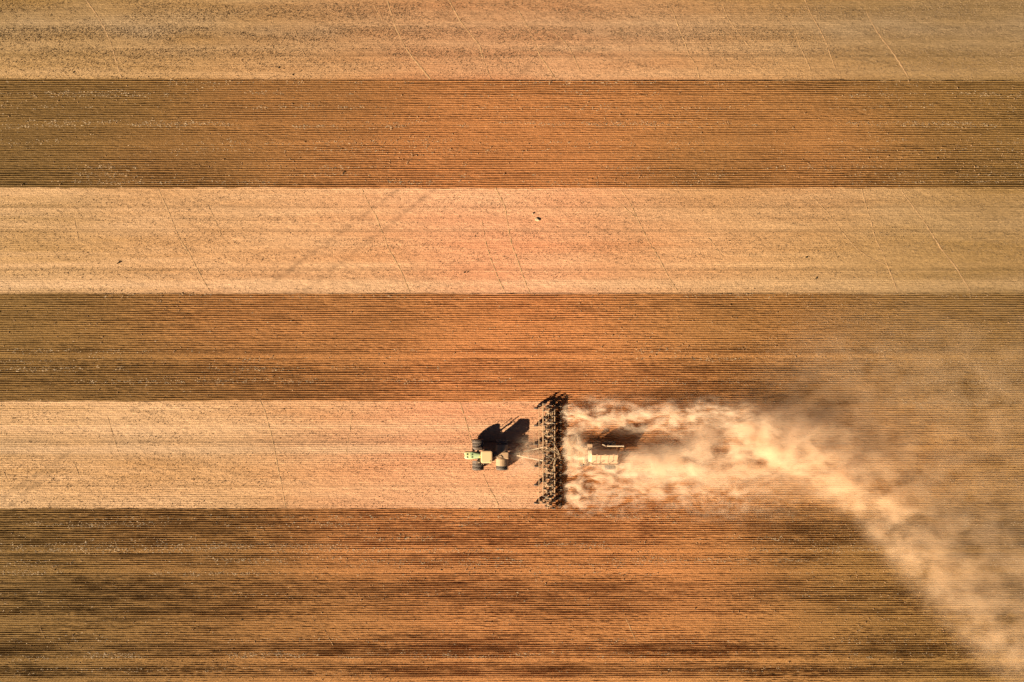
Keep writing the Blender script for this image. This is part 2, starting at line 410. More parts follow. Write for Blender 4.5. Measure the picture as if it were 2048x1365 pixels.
# animal trails: shallow worn ribbons with small lips
for pts, hw in TRAILS:
    pts = np.array(pts, float)
    seg = np.hypot(*np.diff(pts, axis=0).T); t = np.concatenate([[0], np.cumsum(seg)])
    n = max(6, int(t[-1] / 3.0)); tt = np.linspace(0, t[-1], n)
    # smooth interpolation
    px = np.interp(tt, t, pts[:, 0]); py = np.interp(tt, t, pts[:, 1])
    for _ in range(6):
        px[1:-1] = (px[:-2] + 2 * px[1:-1] + px[2:]) / 4; py[1:-1] = (py[:-2] + 2 * py[1:-1] + py[2:]) / 4
    rr = np.random.RandomState(int(pts[0, 0]) + 7)
    px = px + rr.randn(n) * .25
    X = gx(px); Y = gy(py)
    dx = np.gradient(X); dy = np.gradient(Y); l = np.hypot(dx, dy); nxv = -dy / l; nyv = dx / l
    w = hw * .75 / S * (0.8 + .45 * rr.rand(n)) * np.clip(.15 + 1.25 * vnoise(tt, tt * 0 + pts[0, 0], 28, 3, 61, 2), .2, 1.1); w[0] = w[-1] = .02
    V = []
    for o, dz in ((-1.5, -.03), (-.9, .026), (0, .008), (.9, .02), (1.5, -.03)):
        vx = X + nxv * w * o; vy = Y + nyv * w * o
        V.append(np.stack([vx, vy, height(vx, vy) + dz], -1))
    V = np.stack(V, 1).reshape(-1, 3)
    i = np.arange(n * 5).reshape(n, 5)
    Fq = np.stack([i[:-1, :-1], i[:-1, 1:], i[1:, 1:], i[1:, :-1]], -1).reshape(-1, 4)
    o = link('animal_trail', np_mesh('animal_trail', V, Fq), M['trail'])
    tag(o, 'thin worn animal trail curving down across the stubble', 'trail', kind='structure')

# stubble tufts, chaff and clods: uncountable ground litter
def trail_dist(px, py):
    d = np.full(px.shape, 99.0)
    for pts, hw in TRAILS:
        for (a_, b_) in zip(pts, pts[1:]):
            d = np.minimum(d, seg_dist(px, py, *a_, *b_)[0] - hw)
    for t in OLD_TRACKS: d = np.minimum(d, seg_dist(px, py, *t)[0] - 2.5)
    return d
DENS_S = [(0, .3), (8, .5), (15, .9), (36, .9), (42, .2), (52, .2), (57, 1.2), (78, 1.1), (84, .3), (94, .3), (100, .8), (108, .7), (116, .5), (135, .5), (145, .2), (157, .3),
          (378, .2), (390, .4), (397, .7), (413, .8), (418, .3), (430, .5), (440, .8), (450, .4), (462, .6), (470, .8), (520, .9), (526, .3), (532, .2), (538, .6), (545, .8), (558, .6),
          (561, .05), (572, .05), (577, .6), (586, .5), (804, .3), (812, .7), (844, .8), (849, .3), (852, .05), (861, .05), (865, .8), (890, .9), (894, .05), (904, .05), (907, .8), (914, .6), (920, .8),
          (965, .85), (975, .6), (985, .3), (995, .3), (1003, .8), (1016, .5)]
def scatter(n, seed):
    rg = np.random.RandomState(seed)
    return rg, rg.uniform(gx(-30), gx(2078), n), rg.uniform(gy(1395), gy(-30), n)
rg, X, Y = scatter(620000, 71)
py = 682.5 - Y * S; px = X * S + 1024
pmk = ploughed_mask(X, Y)
dens = prof(py, DENS_S) * (1 - pmk) * sstep(.22, .66, vnoise(X, Y, 11, 2.2, 72, 3) + (vnoise(X, Y, 1.5, .8, 73) - .5) * .25)
dens = dens * np.where(py < 170, 1.25, 0.36)
keep = rg.rand(len(X)) < dens
X, Y = X[keep], Y[keep]
kd = trail_dist(X * S + 1024, 682.5 - Y * S) > .8
X, Y = X[kd], Y[kd]
n = len(X); Zb = height(X, Y)
nb = 3
V = np.zeros((n, nb, 3, 3)); 
for b in range(nb):
    ang = rg.rand(n) * math.pi * 2; hgt = .05 + .12 * rg.rand(n) ** 1.5; wd = .02 + .035 * rg.rand(n); lean = (rg.rand(n, 2) - .5) * .14
    ox = (rg.rand(n) - .5) * .16; oy = (rg.rand(n) - .5) * .08
    cx, cy = np.cos(ang) * wd, np.sin(ang) * wd
    V[:, b, 0] = np.stack([X + ox - cx, Y + oy - cy, Zb - .02], -1); V[:, b, 1] = np.stack([X + ox + cx, Y + oy + cy, Zb - .02], -1)
    V[:, b, 2] = np.stack([X + ox + lean[:, 0], Y + oy + lean[:, 1], Zb + hgt], -1)
o = link('stubble', np_mesh('stubble', V.reshape(-1, 3), np.arange(n * nb * 3).reshape(-1, 3)), M['tuft'])
tag(o, 'short grey straw stubble standing in the pale bands', 'stubble', kind='stuff')

TRASH = [(166, .6), (186, .9), (190, .9), (215, .5), (247, 1.), (252, .8), (285, .5), (300, .35), (335, .7), (350, .8), (366, .9), (592, .5), (702, .7), (720, .6), (738, 1.), (764, .8), (805, .4),
         (1035, .6), (1050, .9), (1078, .6), (1090, .8), (1100, 1.), (1120, .9), (1130, .5), (1147, .7), (1190, .3), (1282, .4), (1310, 1.), (1316, .6), (1340, .4)]
rg, X, Y = scatter(420000, 81)
py = 682.5 - Y * S
pmk = ploughed_mask(X, Y)
dn = np.full(len(X), .02)
for l, w in TRASH: dn = dn + w * .9 * np.exp(-((py - l) / 4.5) ** 2)
dens = dn * pmk * sstep(.47, .70, vnoise(X, Y, 13, 1.0, 82, 3) + (vnoise(X, Y, 1.5, .5, 83) - .5) * .35)
keep = rg.rand(len(X)) < dens
X, Y = X[keep], Y[keep]; n = len(X); Z = height(X, Y)
ang = rg.rand(n) * math.pi; ln = .06 + .15 * rg.rand(n) ** 1.5; wd = .03 + .035 * rg.rand(n)
ca, sa = np.cos(ang), np.sin(ang) * .7
up = .05 + .05 * rg.rand(n)
V = np.stack([np.stack([X - ca * ln, Y - sa * ln, Z + .02], -1), np.stack([X + sa * wd, Y - ca * wd, Z + up], -1),
              np.stack([X + ca * ln, Y + sa * ln, Z + .03], -1), np.stack([X - sa * wd, Y + ca * wd, Z + up + .02], -1)], 1)
o = link('straw_litter', np_mesh('straw_litter', V.reshape(-1, 3), np.arange(n * 4).reshape(-1, 4)), M['straw'])
tag(o, 'pale straw litter caught in the drilled furrows', 'straw litter', kind='stuff')

rg, X, Y = scatter(90000, 91)
py = 682.5 - Y * S
pmk = ploughed_mask(X, Y)
dens = pmk * (.06 + .8 * sstep(.55, .8, vnoise(X, Y, 16, 2.2, 92, 3)) * prof(py, [(0, .3), (160, .5), (300, .6), (345, 1), (375, 1), (590, .5), (700, .9), (780, .8), (803, .5), (1018, .9), (1100, 1), (1140, .4), (1280, .4), (1400, .3)]))
keep = rg.rand(len(X)) < dens
X, Y = X[keep], Y[keep]; n = len(X); Z = height(X, Y)
octa = np.array([(1, 0, 0), (0, 1, 0), (-1, 0, 0), (0, -1, 0), (0, 0, .9), (0, 0, -.6)], float)
sz = .045 + .10 * rg.rand(n) ** 3
V = octa[None] * sz[:, None, None] * (0.7 + .6 * rg.rand(n, 6, 1)); th = rg.rand(n) * 6.28
c, s_ = np.cos(th)[:, None], np.sin(th)[:, None]
V = np.stack([V[..., 0] * c - V[..., 1] * s_ + X[:, None], V[..., 0] * s_ + V[..., 1] * c + Y[:, None], V[..., 2] + (Z + sz * .25)[:, None]], -1)
of = np.array([(0, 1, 4), (1, 2, 4), (2, 3, 4), (3, 0, 4), (1, 0, 5), (2, 1, 5), (3, 2, 5), (0, 3, 5)])
Fc = (np.arange(n) * 6)[:, None, None] + of[None]
o = link('soil_clods', np_mesh('soil_clods', V.reshape(-1, 3), Fc.reshape(-1, 3)), M['clod'])
tag(o, 'crumbled reddish soil clods scattered over the drilled furrows', 'soil clods', kind='stuff')

# ------------------------------------------------------------------ weeds and rocks
def weed(px, py, r, label):
    r *= .55
    x, y = gx(px), gy(py)
    rg = random.Random(int(px * 3 + py))
    b = bmesh.new()
    for _ in range(int(40 + 160 * r)):
        a_ = rg.random() * 6.283; d = r * math.sqrt(rg.random()); hgt = (r * .9) * (1 - (d / r) ** 2) * rg.random() + .05
        p = Vector((math.cos(a_) * d, math.sin(a_) * d * .8, hgt))
        u = Vector((rg.uniform(-1, 1), rg.uniform(-1, 1), rg.uniform(-.5, .8))).normalized(); w = u.cross(Vector((rg.random(), rg.random(), .4))).normalized()
        ln = rg.uniform(.05, .11); wd = ln * .35
        b.faces.new([b.verts.new(q) for q in (p - u * ln, p + w * wd, p + u * ln, p - w * wd)])
    me = bpy.data.meshes.new('weed'); b.to_mesh(me); b.free()
    o = link('weed', me, M['leaf']); o.location = (x, y, hz(x, y))
    sb = B(); sb.bar((0, 0, -.1), (0, 0, r * .7), .02); sb.build('stem', M['leaf'], o)
    tag(o, label, 'weed', 'dark weeds in the field')
weed(1613, 515, .30, 'dark green weed in the right half of the middle stubble band')
weed(1633, 557, .26, 'dark weed near the lower edge of the middle stubble band, right side')
weed(239, 525, .28, 'largest of the little weeds at left in the middle stubble band')
weed(235, 527, .16, 'tiny weed touching the left side of a bigger weed')
weed(929, 545, .22, 'dark weed just left of the trail below the pale rock')
weed(935, 544.5, .14, 'small weed beside another left of the trail under the pale rock')
weed(558, 136, .26, 'dark weed in the topmost stubble band, left of centre')
weed(586, 150, .20, 'small weed at the bottom edge of the topmost stubble band')
weed(688, 345, .34, 'dark weed in the upper furrows just above the middle stubble band')
weed(147, 145, .24, 'lone weed in the topmost stubble band near the left end')
weed(810, 1076, .30, 'dark bush in the lower furrows left of the seeder')
weed(484, 1240, .30, 'dark weed in the bottom furrows, left part')

def rock(px, py, d, seed, label, rz=0):
    rg = random.Random(seed); b = bmesh.new()
    bmesh.ops.create_icosphere(b, subdivisions=3, radius=1)
    for v in b.verts:
        n_ = 1 + .22 * math.sin(v.co.x * 3.1 + seed) * math.cos(v.co.y * 2.7 + seed) + rg.uniform(-.07, .07)
        v.co = Vector((v.co.x * d[0] * n_, v.co.y * d[1] * n_, v.co.z * d[2] * n_))
    me = bpy.data.meshes.new('rock'); b.to_mesh(me); b.free()
    o = link('rock', me, M['rock']); x, y = gx(px), gy(py); o.location = (x, y, hz(x, y) + d[2] * .3); o.rotation_euler.z = rz
    return tag(o, label, 'rock')
rock(1074.5, 439.5, (.42, .24, .2), 3, 'pale cream rock lying in the middle stubble band', -.5)
rock(1078.5, 440.5, (.2, .15, .16), 5, 'smaller pale rock leaning on the right end of the cream rock', .3)
rock(1066, 427.5, (.15, .14, .17), 8, 'little upright stone above the pale cream rock')

# ------------------------------------------------------------------ wheels
def wheel_set(R_, W, rim_r, lugs, parent, loc, side=1, name='wheel', rimmat='rim'):
    """hub > tyre, rim; axis along y"""
    b = B(); b.bar((0, -W * .3, 0), (0, W * .3, 0), rim_r * .35, 12)
    hub = b.build(name, M['dark_steel'], parent); hub.location = loc
    b = B()
    h = W / 2
    b.lathe_y((0, 0, 0), [(rim_r, -h * .8), (R_ * .80, -h), (R_ * .93, -h * .93), (R_ * .965, -h * .5), (R_ * .97, 0), (R_ * .965, h * .5), (R_ * .93, h * .93), (R_ * .80, h), (rim_r, h * .8)], 36)
    ty = b.build('tyre', M['rubber'], hub, smooth=True)
    b = B()
    for k in range(lugs):
        for sgn in (-1, 1):
            t0 = 2 * math.pi * (k + (0 if sgn < 0 else .5)) / lugs
            q = []
            sw = .9 / lugs * 2 * math.pi
            for (yy, dt) in ((0.03 * sgn * h, 0), (h * .96 * sgn, sw)):
                for e in (-.16, .16):
                    t = t0 + dt + e * 2 * math.pi / lugs
                    for rr_ in (R_ * .94 if yy * sgn < h * .5 else R_ * .90, R_ * 1.0 if yy * sgn < h * .5 else R_ * .975):
                        q.append((rr_ * math.cos(t), yy, rr_ * math.sin(t)))
            b.hull(q)
    b.build('tread', M['lug'], hub)
    b = B()
    b.lathe_y((0, 0, 0), [(rim_r * 1.02, -h * .78), (rim_r * 1.02, h * .78), (rim_r * .92, h * .7), (rim_r * .85, h * .1), (.06, h * .05), (.06, -h * .05), (rim_r * .85, -h * .1), (rim_r * .92, -h * .7)], 28)
    b.build('rim', M[rimmat], hub, smooth=False)
    return hub
def put_copy(proto, loc, parent=None):
    c = copy_tree(proto, parent); c.location = loc; return c

# ------------------------------------------------------------------ articulated tractor, heading -x
TY = gy(908)
tx = gx(980)
tr0 = empty('tractor', (tx, TY, 0)); 
tag(tr0, 'green and cream articulated tractor on dual wheels pulling the seeder', 'tractor')
AF = gx(956.5) - tx; AR = gx(1004) - tx
WR = 1.0
w0 = wheel_set(WR, .55, .52, 24, tr0, (AF, -2.26, WR))
for ax in (AF, AR):
    for yy in (-2.26, -1.66, 1.66, 2.26):
        if ax == AF and yy == -2.26: continue
        put_copy(w0, (ax, yy, WR), tr0)
b = B()  # front frame and axle
b.box((AF - .35, 0, 1.05), (3.6, .9, .55), .08).bar((AF, -2.5, WR), (AF, 2.5, WR), .17, 12).box((AF, 0, WR), (.7, 1.1, .7), .12)
b.box((AF - 2.0, 0, .95), (.35, 1.1, .7), .06)
b.build('front_frame', M['dark_steel'], tr0)
b = B()
b.box((AR - .25, 0, 1.05), (2.6, .85, .5), .08).bar((AR, -2.5, WR), (AR, 2.5, WR), .17, 12).box((AR, 0, WR), (.7, 1.1, .7), .12)
b.box((AR + .9, 0, 1.25), (.35, 1.0, 1.1), .06).bar((AR + .7, 0, .6), (AR + 1.75, 0, .6), .09, 8)
b.build('rear_frame', M['dark_steel'], tr0)
b = B(); b.bar((.15, 0, .6), (.15, 0, 1.6), .22, 14); b.build('articulation_joint', M['dark_steel'], tr0)
# hood: wide at the nose, narrowing towards the cab
hx0 = gx(929) * .98 - tx; hx1 = gx(962) * .98 - tx
def hood_ring(x, wt, wb, zt, zb):
    return [(x, -wb, zb), (x, wb, zb), (x, wb, zb + (zt - zb) * .6), (x, wt, zt - .03), (x, wt * .6, zt + .015), (x, 0, zt + .03), (x, -wt * .6, zt + .015), (x, -wt, zt - .03), (x, -wb, zb + (zt - zb) * .6)]
b = B()
b.prism([hood_ring(hx0 + .92, .57, .625, 2.32, 1.23), hood_ring(hx0 + 1.2, .56, .62, 2.36, 1.25), hood_ring(hx0 + 2.0, .40, .50, 2.44, 1.3), hood_ring(hx1 + .02, .26, .40, 2.5, 1.35)])
hood = b.build('hood', M['green'], tr0)
b = B()
b.prism([hood_ring(hx0, .40, .48, 2.0, 1.25), hood_ring(hx0 + .10, .53, .58, 2.16, 1.2), hood_ring(hx0 + .5, .58, .63, 2.26, 1.2), hood_ring(hx0 + .915, .575, .625, 2.325, 1.23)])
b.build('nose', M['nose'], hood)
for x0, x1, z, ww in ((hx0 + .33, hx0 + .66, 2.265, .17), (hx0 + 1.15, hx0 + 1.43, 2.385, .15)):
    for sgn in (-1, 1):
        b = B(); b.box(((x0 + x1) / 2, sgn * (.23 if x0 < hx0 + 1 else .21), z + .012), (x1 - x0, ww * 1.6, .05), .015)
        for k in range(4): b.box((x0 + (x1 - x0) * (k + .5) / 4, sgn * (.23 if x0 < hx0 + 1 else .21), z + .042), (.03, ww * 1.5, .02))
        b.build('air_vent', M['dgreen'], hood)
b = B(); b.box((hx0 - .01, 0, 1.62), (.06, .78, .55), .02); b.build('grille', M['dgreen'], hood)
for sgn in (-1, 1):
    b = B(); b.box((hx0 + .0, sgn * .30, 1.93), (.10, .22, .10), .03); b.build('headlight', M['lamp'], hood)
# cab
rx0 = gx(961.5) * .9715 - tx; rx1 = gx(984.6) * .9715 - tx; rcx = (rx0 + rx1) / 2; rl = rx1 - rx0
b = B(); b.box((rcx + .05, 0, 1.75), (rl * .86, 1.62, .7), .1)
cab = b.build('cab', M['green'], tr0)
b = B()
def rrect(x0, x1, w, z, r, n=5):
    out = []
    for cx_, cy_, a0 in ((x1 - r, w - r, 0), (x0 + r, w - r, 90), (x0 + r, -w + r, 180), (x1 - r, -w + r, 270)):
        for k in range(n + 1):
            t = R(a0 + 90 * k / n); out.append((cx_ + r * math.cos(t), cy_ + r * math.sin(t), z))
    return out
b.prism([rrect(rx0 + .1, rx1 - .08, .92, 3.40, .30), rrect(rx0, rx1, 1.03, 3.50, .34), rrect(rx0, rx1, 1.03, 3.62, .34), rrect(rx0 + .06, rx1 - .06, .97, 3.71, .30), rrect(rx0 + .22, rx1 - .22, .80, 3.74, .22)])
roof = b.build('roof', M['roof'], cab)
b = B()
for sx in (-1, 1):
    for sy in (-1, 1): b.bar((rcx + sx * rl * .41, sy * .82, 2.05), (rcx + sx * rl * .38, sy * .84, 3.45), .06, 8)
b.tube([(rcx - rl * .38, -.84, 3.42), (rcx + rl * .38, -.84, 3.42), (rcx + rl * .38, .84, 3.42), (rcx - rl * .38, .84, 3.42), (rcx - rl * .38, -.84, 3.42)], .05)
b.build('cab_frame', M['dgreen'], cab)
for nm, c_, d_ in (('windscreen', (rcx - rl * .40, 0, 2.74), (.03, 1.5, 1.32)), ('rear_window', (rcx + rl * .40, 0, 2.74), (.03, 1.5, 1.32)),
                   ('side_window', (rcx, .83, 2.74), (rl * .72, .03, 1.32)), ('side_window', (rcx, -.83, 2.74), (rl * .72, .03, 1.32))):
    b = B(); b.box(c_, d_, .008); b.build(nm, M['glass'], cab)
for sy in (-1, 1):
    b = B(); b.tube([(rx0 + .25, sy * .9, 3.2), (rx0 + .1, sy * 1.25, 3.15), (rx0 + .12, sy * 1.32, 2.9)], .025); b.box((rx0 + .12, sy * 1.34, 2.75), (.09, .24, .42), .03)
    b.build('mirror', M['dark_steel'], cab)
b = B(); b.lathe_y((0, 0, 0), [(.001, 0), (.16, 0), (.16, .06), (.12, .11), (.001, .13)], 14)
gd = b.build('receiver_dome', M['yellow'], cab); gd.rotation_euler.x = R(90); gd.location = (rx0 - .10, -.02, 3.50)
b = B(); b.box((rcx + .55, -.72, 3.80), (.12, .12, .12), .03); b.build('beacon', M['yellow'], cab)
# exhaust stack and pre-cleaner on the right-hand side of the hood
b = B(); b.bar((rx0 - .08, 1.36, 1.4), (rx0 - .08, 1.36, 2.7), .13, 12).bar((rx0 - .08, 1.36, 2.7), (rx0 - .08, 1.36, 3.55), .08, 10).bar((rx0 - .08, 1.36, 3.55), (rx0 + .04, 1.36, 3.76), .08, 10)
b.build('exhaust_stack', M['chrome'], tr0)
b = B(); b.bar((rx0 - .1, 1.95, 1.9), (rx0 - .1, 1.95, 2.85), .04, 8).bar((rx0 - .1, 1.95, 2.85), (rx0 - .1, 1.95, 3.0), .08, 8); b.build('antenna', M['dark_steel'], tr0)
for ax, nm in ((AF, 0), (AR, 1)):
    for sy in (-1, 1):
        b = B()
        secs = []
        for k in range(9):
            t = R(35 + 110 * k / 8) if nm == 0 else R(30 + 120 * k / 8)
            r0, r1 = WR + .12, WR + .16
            x0_, z0_ = ax + r0 * math.cos(t), WR + r0 * math.sin(t); x1_, z1_ = ax + r1 * math.cos(t), WR + r1 * math.sin(t)
            yi, yo = sy * (.62 if nm else .9), sy * (1.75 if nm else 1.35)
            secs.append([(x0_, yi, z0_), (x0_, yo, z0_), (x1_, yo, z1_), (x1_, yi, z1_)])
        b.prism(secs); b.build('fender', M['dust_steel'] if nm else M['dark_steel'], tr0)
b = B()
for k in range(5): b.box((AF + 1.25, -1.05 - .14 * k, 1.75 - .28 * k), (.5, .22, .05), .01)
b.beam((AF + 1.0, -.98, 1.95), (AF + 1.0, -1.75, .5), .05, .08).beam((AF + 1.5, -.98, 1.95), (AF + 1.5, -1.75, .5), .05, .08)
b.tube([(AF + .95, -1.0, 2.0), (AF + .95, -1.1, 2.7), (AF + .95, -1.5, 2.0), (AF + .95, -1.75, .8)], .025)
b.build('ladder', M['white'], tr0)
b = B(); b.box((AF + .62, -.95, 1.75), (.7, .5, .12), .03).box((AF + .2, -1.15, 2.02), (.35, .10, .30), .03); b.build('step_platform', M['white'], tr0)
b = B(); b.box((AR + .15, 0, 1.75), (2.0, 1.2, .55), .15, seg=2); b.build('fuel_tank', M['dust_steel'], tr0)
b = B(); b.box((rx1 + .35, .45, 2.05), (.5, .6, .4), .08).tube([(rx1 + .4, -.3, 1.9), (rx1 + .9, -.35, 2.35), (AR + 1.1, -.3, 1.7)], .05); b.build('hydraulic_box', M['dark_steel'], tr0)

# ------------------------------------------------------------------ wide air seeder bar
bx = gx(1098); byc = gy(909.5)
sd = empty('seeder_bar', (bx, byc, 0))
tag(sd, 'wide dusty seeder bar of steel beams, tines and hoses behind the tractor', 'seeder')
def q(px, py, z=0.0):
    p = P(px, py, z); return Vector((p.x - bx, p.y - byc, z))
ZB = 1.15
ytop, ybot = 806, 1006
for px_, w, y0, y1, nm in ((1086.2, .20, 808, 993, 'main_beam'), (1109.3, .18, 811, 1004, 'main_beam'), (1078, .12, 816, 1004, 'frame_rail'), (1102, .13, 820, 880, 'frame_rail'), (1105, .13, 822, 880, 'frame_rail'),
                           (1102, .13, 930, 1004, 'frame_rail'), (1105.3, .13, 925, 985, 'frame_rail'), (1094, .12, 812, 1006, 'frame_rail'), (1068, .09, 865, 892, 'frame_rail'), (1068, .09, 927, 950, 'frame_rail')):
    b = B(); b.beam(q(px_, y0, ZB), q(px_, y1, ZB), w, w); b.build(nm, M['dust_steel'], sd)
for py_s in (817, 833, 851, 868, 887, 899, 921, 936, 952, 968, 985, 1003):
    b = B(); b.beam(q(1078, py_s, ZB - .16), q(1110, py_s + random.uniform(-1, 1), ZB - .16), .11, .12); b.build('cross_member', M['dust_steel'], sd)
# drawbar A-frame to the tractor
b = B()
ap = q(1022, 908.5, .65)
b.beam(ap, q(1039, 905.5, .8), .19, .16).beam(q(1039, 905.5, .8), q(1086, 895, ZB), .19, .16)
b.beam(ap, q(1032, 911, .75), .19, .16).beam(q(1032, 911, .75), q(1086, 922, ZB), .19, .16)
b.beam(q(1039, 905.5, .83), q(1039, 912.5, .83), .1, .1).beam(q(1056.5, 901.5, .95), q(1056.5, 915.5, .95), .1, .1)
b.build('drawbar', M['white'], sd)
b = B()
for k in range(3):
    b.tube([q(1014, 906 + k * 1.5, 1.4), q(1026, 905 + k * 2, 1.0), q(1045, 905 + k * 2.4, 1.15), q(1070, 903 + k * 3, 1.3), q(1090, 903 + k * 4, 1.5)], .035)
b.build('hydraulic_hose', M['dark_steel'], sd)
# front castor wheels in pairs
def castor(Rw, Ww):
    b = B(); b.bar((0, -Ww * .6, Rw), (0, Ww * .6, Rw), .07, 10)
    b.beam((0, .18, Rw), (.45, .18, Rw + .55), .07, .08).bar((.45, .0, Rw + .45), (.45, .0, Rw + .85), .06, 8)
    b.beam((.45, 0, Rw + .7), (1.1, 0, ZB), .09, .1)
    hub = b.build('castor_wheel', M['dust_steel'], sd)
    b = B(); h = Ww / 2
    b.lathe_y((0, 0, Rw), [(Rw * .55, -h * .8), (Rw * .85, -h), (Rw * .97, -h * .6), (Rw, 0), (Rw * .97, h * .6), (Rw * .85, h), (Rw * .55, h * .8)], 24); b.build('tyre', M['rubber'], hub, smooth=True)
    b = B(); b.lathe_y((0, 0, Rw), [(Rw * .57, -h * .6), (Rw * .57, h * .6), (.05, h * .2), (.05, -h * .2)], 18); b.build('rim', M['dust_steel'], hub)
    return hub
c1 = castor(.52, .26); first = True
for py_s in (816.6, 850.5, 887.5, 931.4, 968.6, 1004.8):
    o = c1 if first else copy_tree(c1, sd); first = False
    p = q(1073.5, py_s); o.location = p
    o2 = copy_tree(c1, sd); o2.location = q(1081.5, py_s - 6.5); o2.scale = (.85,) * 3
# tines in four ranks, one per row
def shank():
    b = B()
    b.tube([(-.05, 0, ZB), (.14, 0, ZB - .12), (.22, 0, .75), (.10, 0, .35), (-.08, 0, .02)], .035, 6)
    b.box((0, 0, ZB - .02), (.34, .22, .30), .04).box((.20, 0, .55), (.44, .20, .6), .05).box((-.22, .02, .62), (.16, .16, .5), .03).bar((-.14, 0, ZB + .10), (.34, 0, ZB + .22), .085, 8)  # blocks and spring enlarged, one box added, to shade ground between beams
    b.box((-.07, 0, .03), (.22, .05, .14), .01)
    b.tube([(-.05, .06, ZB + .55), (.12, .06, ZB + .3), (.25, .05, .7), (.1, .04, .15)], .02, 5)
    return b.build('shank', M['dark_steel'], sd)
s0 = shank(); ranks = (1087.5, 1099, 1093, 1105.5)
ny_ = 60
for k in range(ny_):
    o = s0 if k == 0 else copy_tree(s0, sd)
    py_s = 805 + 211.0 * (k + .5) / ny_
    p = q(ranks[k % 4], py_s); o.location = (p.x, p.y, 0); o.rotation_euler.z = random.uniform(-.12, .12)
# packer wheels trailing on arms
def packer():
    b = B(); b.beam((-.95, 0, ZB), (.05, 0, .62), .07, .09).bar((0, -.48, .36), (0, .48, .36), .05, 8).beam((0, -.45, .62), (0, .45, .62), .07, .07)
    b.bar((0, -.42, .36), (0, -.42, .64), .03, 6).bar((0, .42, .36), (0, .42, .64), .03, 6)
    hub = b.build('packer_arm', M['dark_steel'], sd)
    for yy in (-.3, 0, .3):
        b = B(); b.lathe_y((0, yy, .36), [(.10, -.05), (.34, -.05), (.36, 0), (.34, .05), (.10, .05)], 20); b.build('packer_wheel', M['rubber'], hub, smooth=False)
    b = B(); b.bar((.02, 0, .62), (.02, 0, 1.15), .025, 6).beam((-.15, 0, 1.15), (.2, 0, 1.15), .06, .06); b.build('scraper_post', M['dust_steel'], hub)
    return hub
p0 = packer(); first = True
for py_s in (812, 828.5, 843.5, 859, 874.5, 889, 917, 932, 947.5, 962.5, 977.5, 994, 1010):
    o = p0 if first else copy_tree(p0, sd); first = False
    p = q(1120.5 + random.uniform(-.7, .7), py_s); o.location = (p.x, p.y, 0); o.rotation_euler.z = random.uniform(-.05, .05)
# distribution towers with hose fans
def tower(px_, py_s, zt, n, reach, seed):
    rg = random.Random(seed)
    c_ = q(px_, py_s); b = B()
    b.bar((c_.x, c_.y, ZB), (c_.x, c_.y, zt), .09, 10).bar((c_.x, c_.y, zt), (c_.x, c_.y, zt + .16), .22, 14).bar((c_.x, c_.y, zt + .16), (c_.x, c_.y, zt + .26), .16, 12, .05)
    tw = b.build('distribution_tower', M['dust_steel'], sd)
    b = B()
    for k in range(n):
        a_ = 2 * math.pi * (k + rg.random() * .6) / n; L_ = reach * rg.uniform(.6, 1.15)
        e = Vector((c_.x + math.cos(a_) * L_ * .55, c_.y + math.sin(a_) * L_, rg.uniform(.6, 1.0)))
        m1 = Vector((c_.x + math.cos(a_) * .45, c_.y + math.sin(a_) * .5, zt + .12)); m2 = (m1 + e) / 2 + Vector((rg.uniform(-.2, .2), rg.uniform(-.15, .15), .22))
        pts = []
        A0 = Vector((c_.x + math.cos(a_) * .2, c_.y + math.sin(a_) * .2, zt + .08))
        for i in range(9):
            t = i / 8; pts.append(A0 * (1 - t) ** 3 + m1 * 3 * t * (1 - t) ** 2 + m2 * 3 * t * t * (1 - t) + e * t ** 3)
        b.tube(pts, .03, 5)
    b.build('hose_fan', M['hose'], tw)
for i, (px_, py_s, n, rc) in enumerate(((1096, 824, 8, 1.2), (1093.5, 860, 8, 1.1), (1093, 893, 7, 1.1), (1093, 934, 8, 1.1), (1092.5, 965, 9, 1.2), (1096, 1005, 9, 1.0))):
    tower(px_, py_s, 1.75, n, rc, 40 + i)
b = B()
for k, (pa, pb, pc, pd) in enumerate((((1116, 911), (1112, 905), (1104, 897), (1094, 894)), ((1116, 911), (1108, 914), (1104, 925), (1096, 933)), ((1117, 912), (1117, 903), (1110, 897), (1103, 896)),
                                      ((1117, 912), (1111, 915), (1107, 922), (1107, 936)), ((1118, 911), (1120, 904), (1112, 898), (1107, 885)), ((1118, 912), (1114, 915), (1108, 922), (1106, 944)),
                                      ((1116, 910), (1111, 899), (1102, 900), (1092, 905)), ((1116, 913), (1109, 921), (1100, 915), (1092, 909)))):
    A0, A1, A2, A3 = q(*pa, 1.25), q(*pb, 1.95), q(*pc, 1.75), q(*pd, 1.5)
    b.tube([A0 * (1 - t) ** 3 + A1 * 3 * t * (1 - t) ** 2 + A2 * 3 * t * t * (1 - t) + A3 * t ** 3 for t in [i / 12 for i in range(13)]], .035, 6)
b.build('supply_hose', M['hose'], sd)
b = B(); c_ = q(1117, 911.5); b.box((c_.x, c_.y, 1.2), (.5, .6, .35), .06); b.build('hose_coupling', M['dust_steel'], sd)
for py_s in (822, 846, 872, 946, 972, 996):
    b = B(); b.bar(q(1090, py_s, ZB + .3), q(1102, py_s + 1, ZB + .3), .07, 10).bar(q(1102, py_s + 1, ZB + .3), q(1107, py_s + 1.4, ZB + .25), .035, 8); b.build('wing_cylinder', M['white'], sd)
for py_s in (838, 880, 940, 980):
    b = B(); b.bar(q(1093, py_s, ZB + .15), q(1093, py_s + 5, ZB + .15), .14, 10).box(q(1093, py_s + 2.5, ZB + .4), (.3, .4, .15), .04); b.build('depth_control', M['dust_steel'], sd)

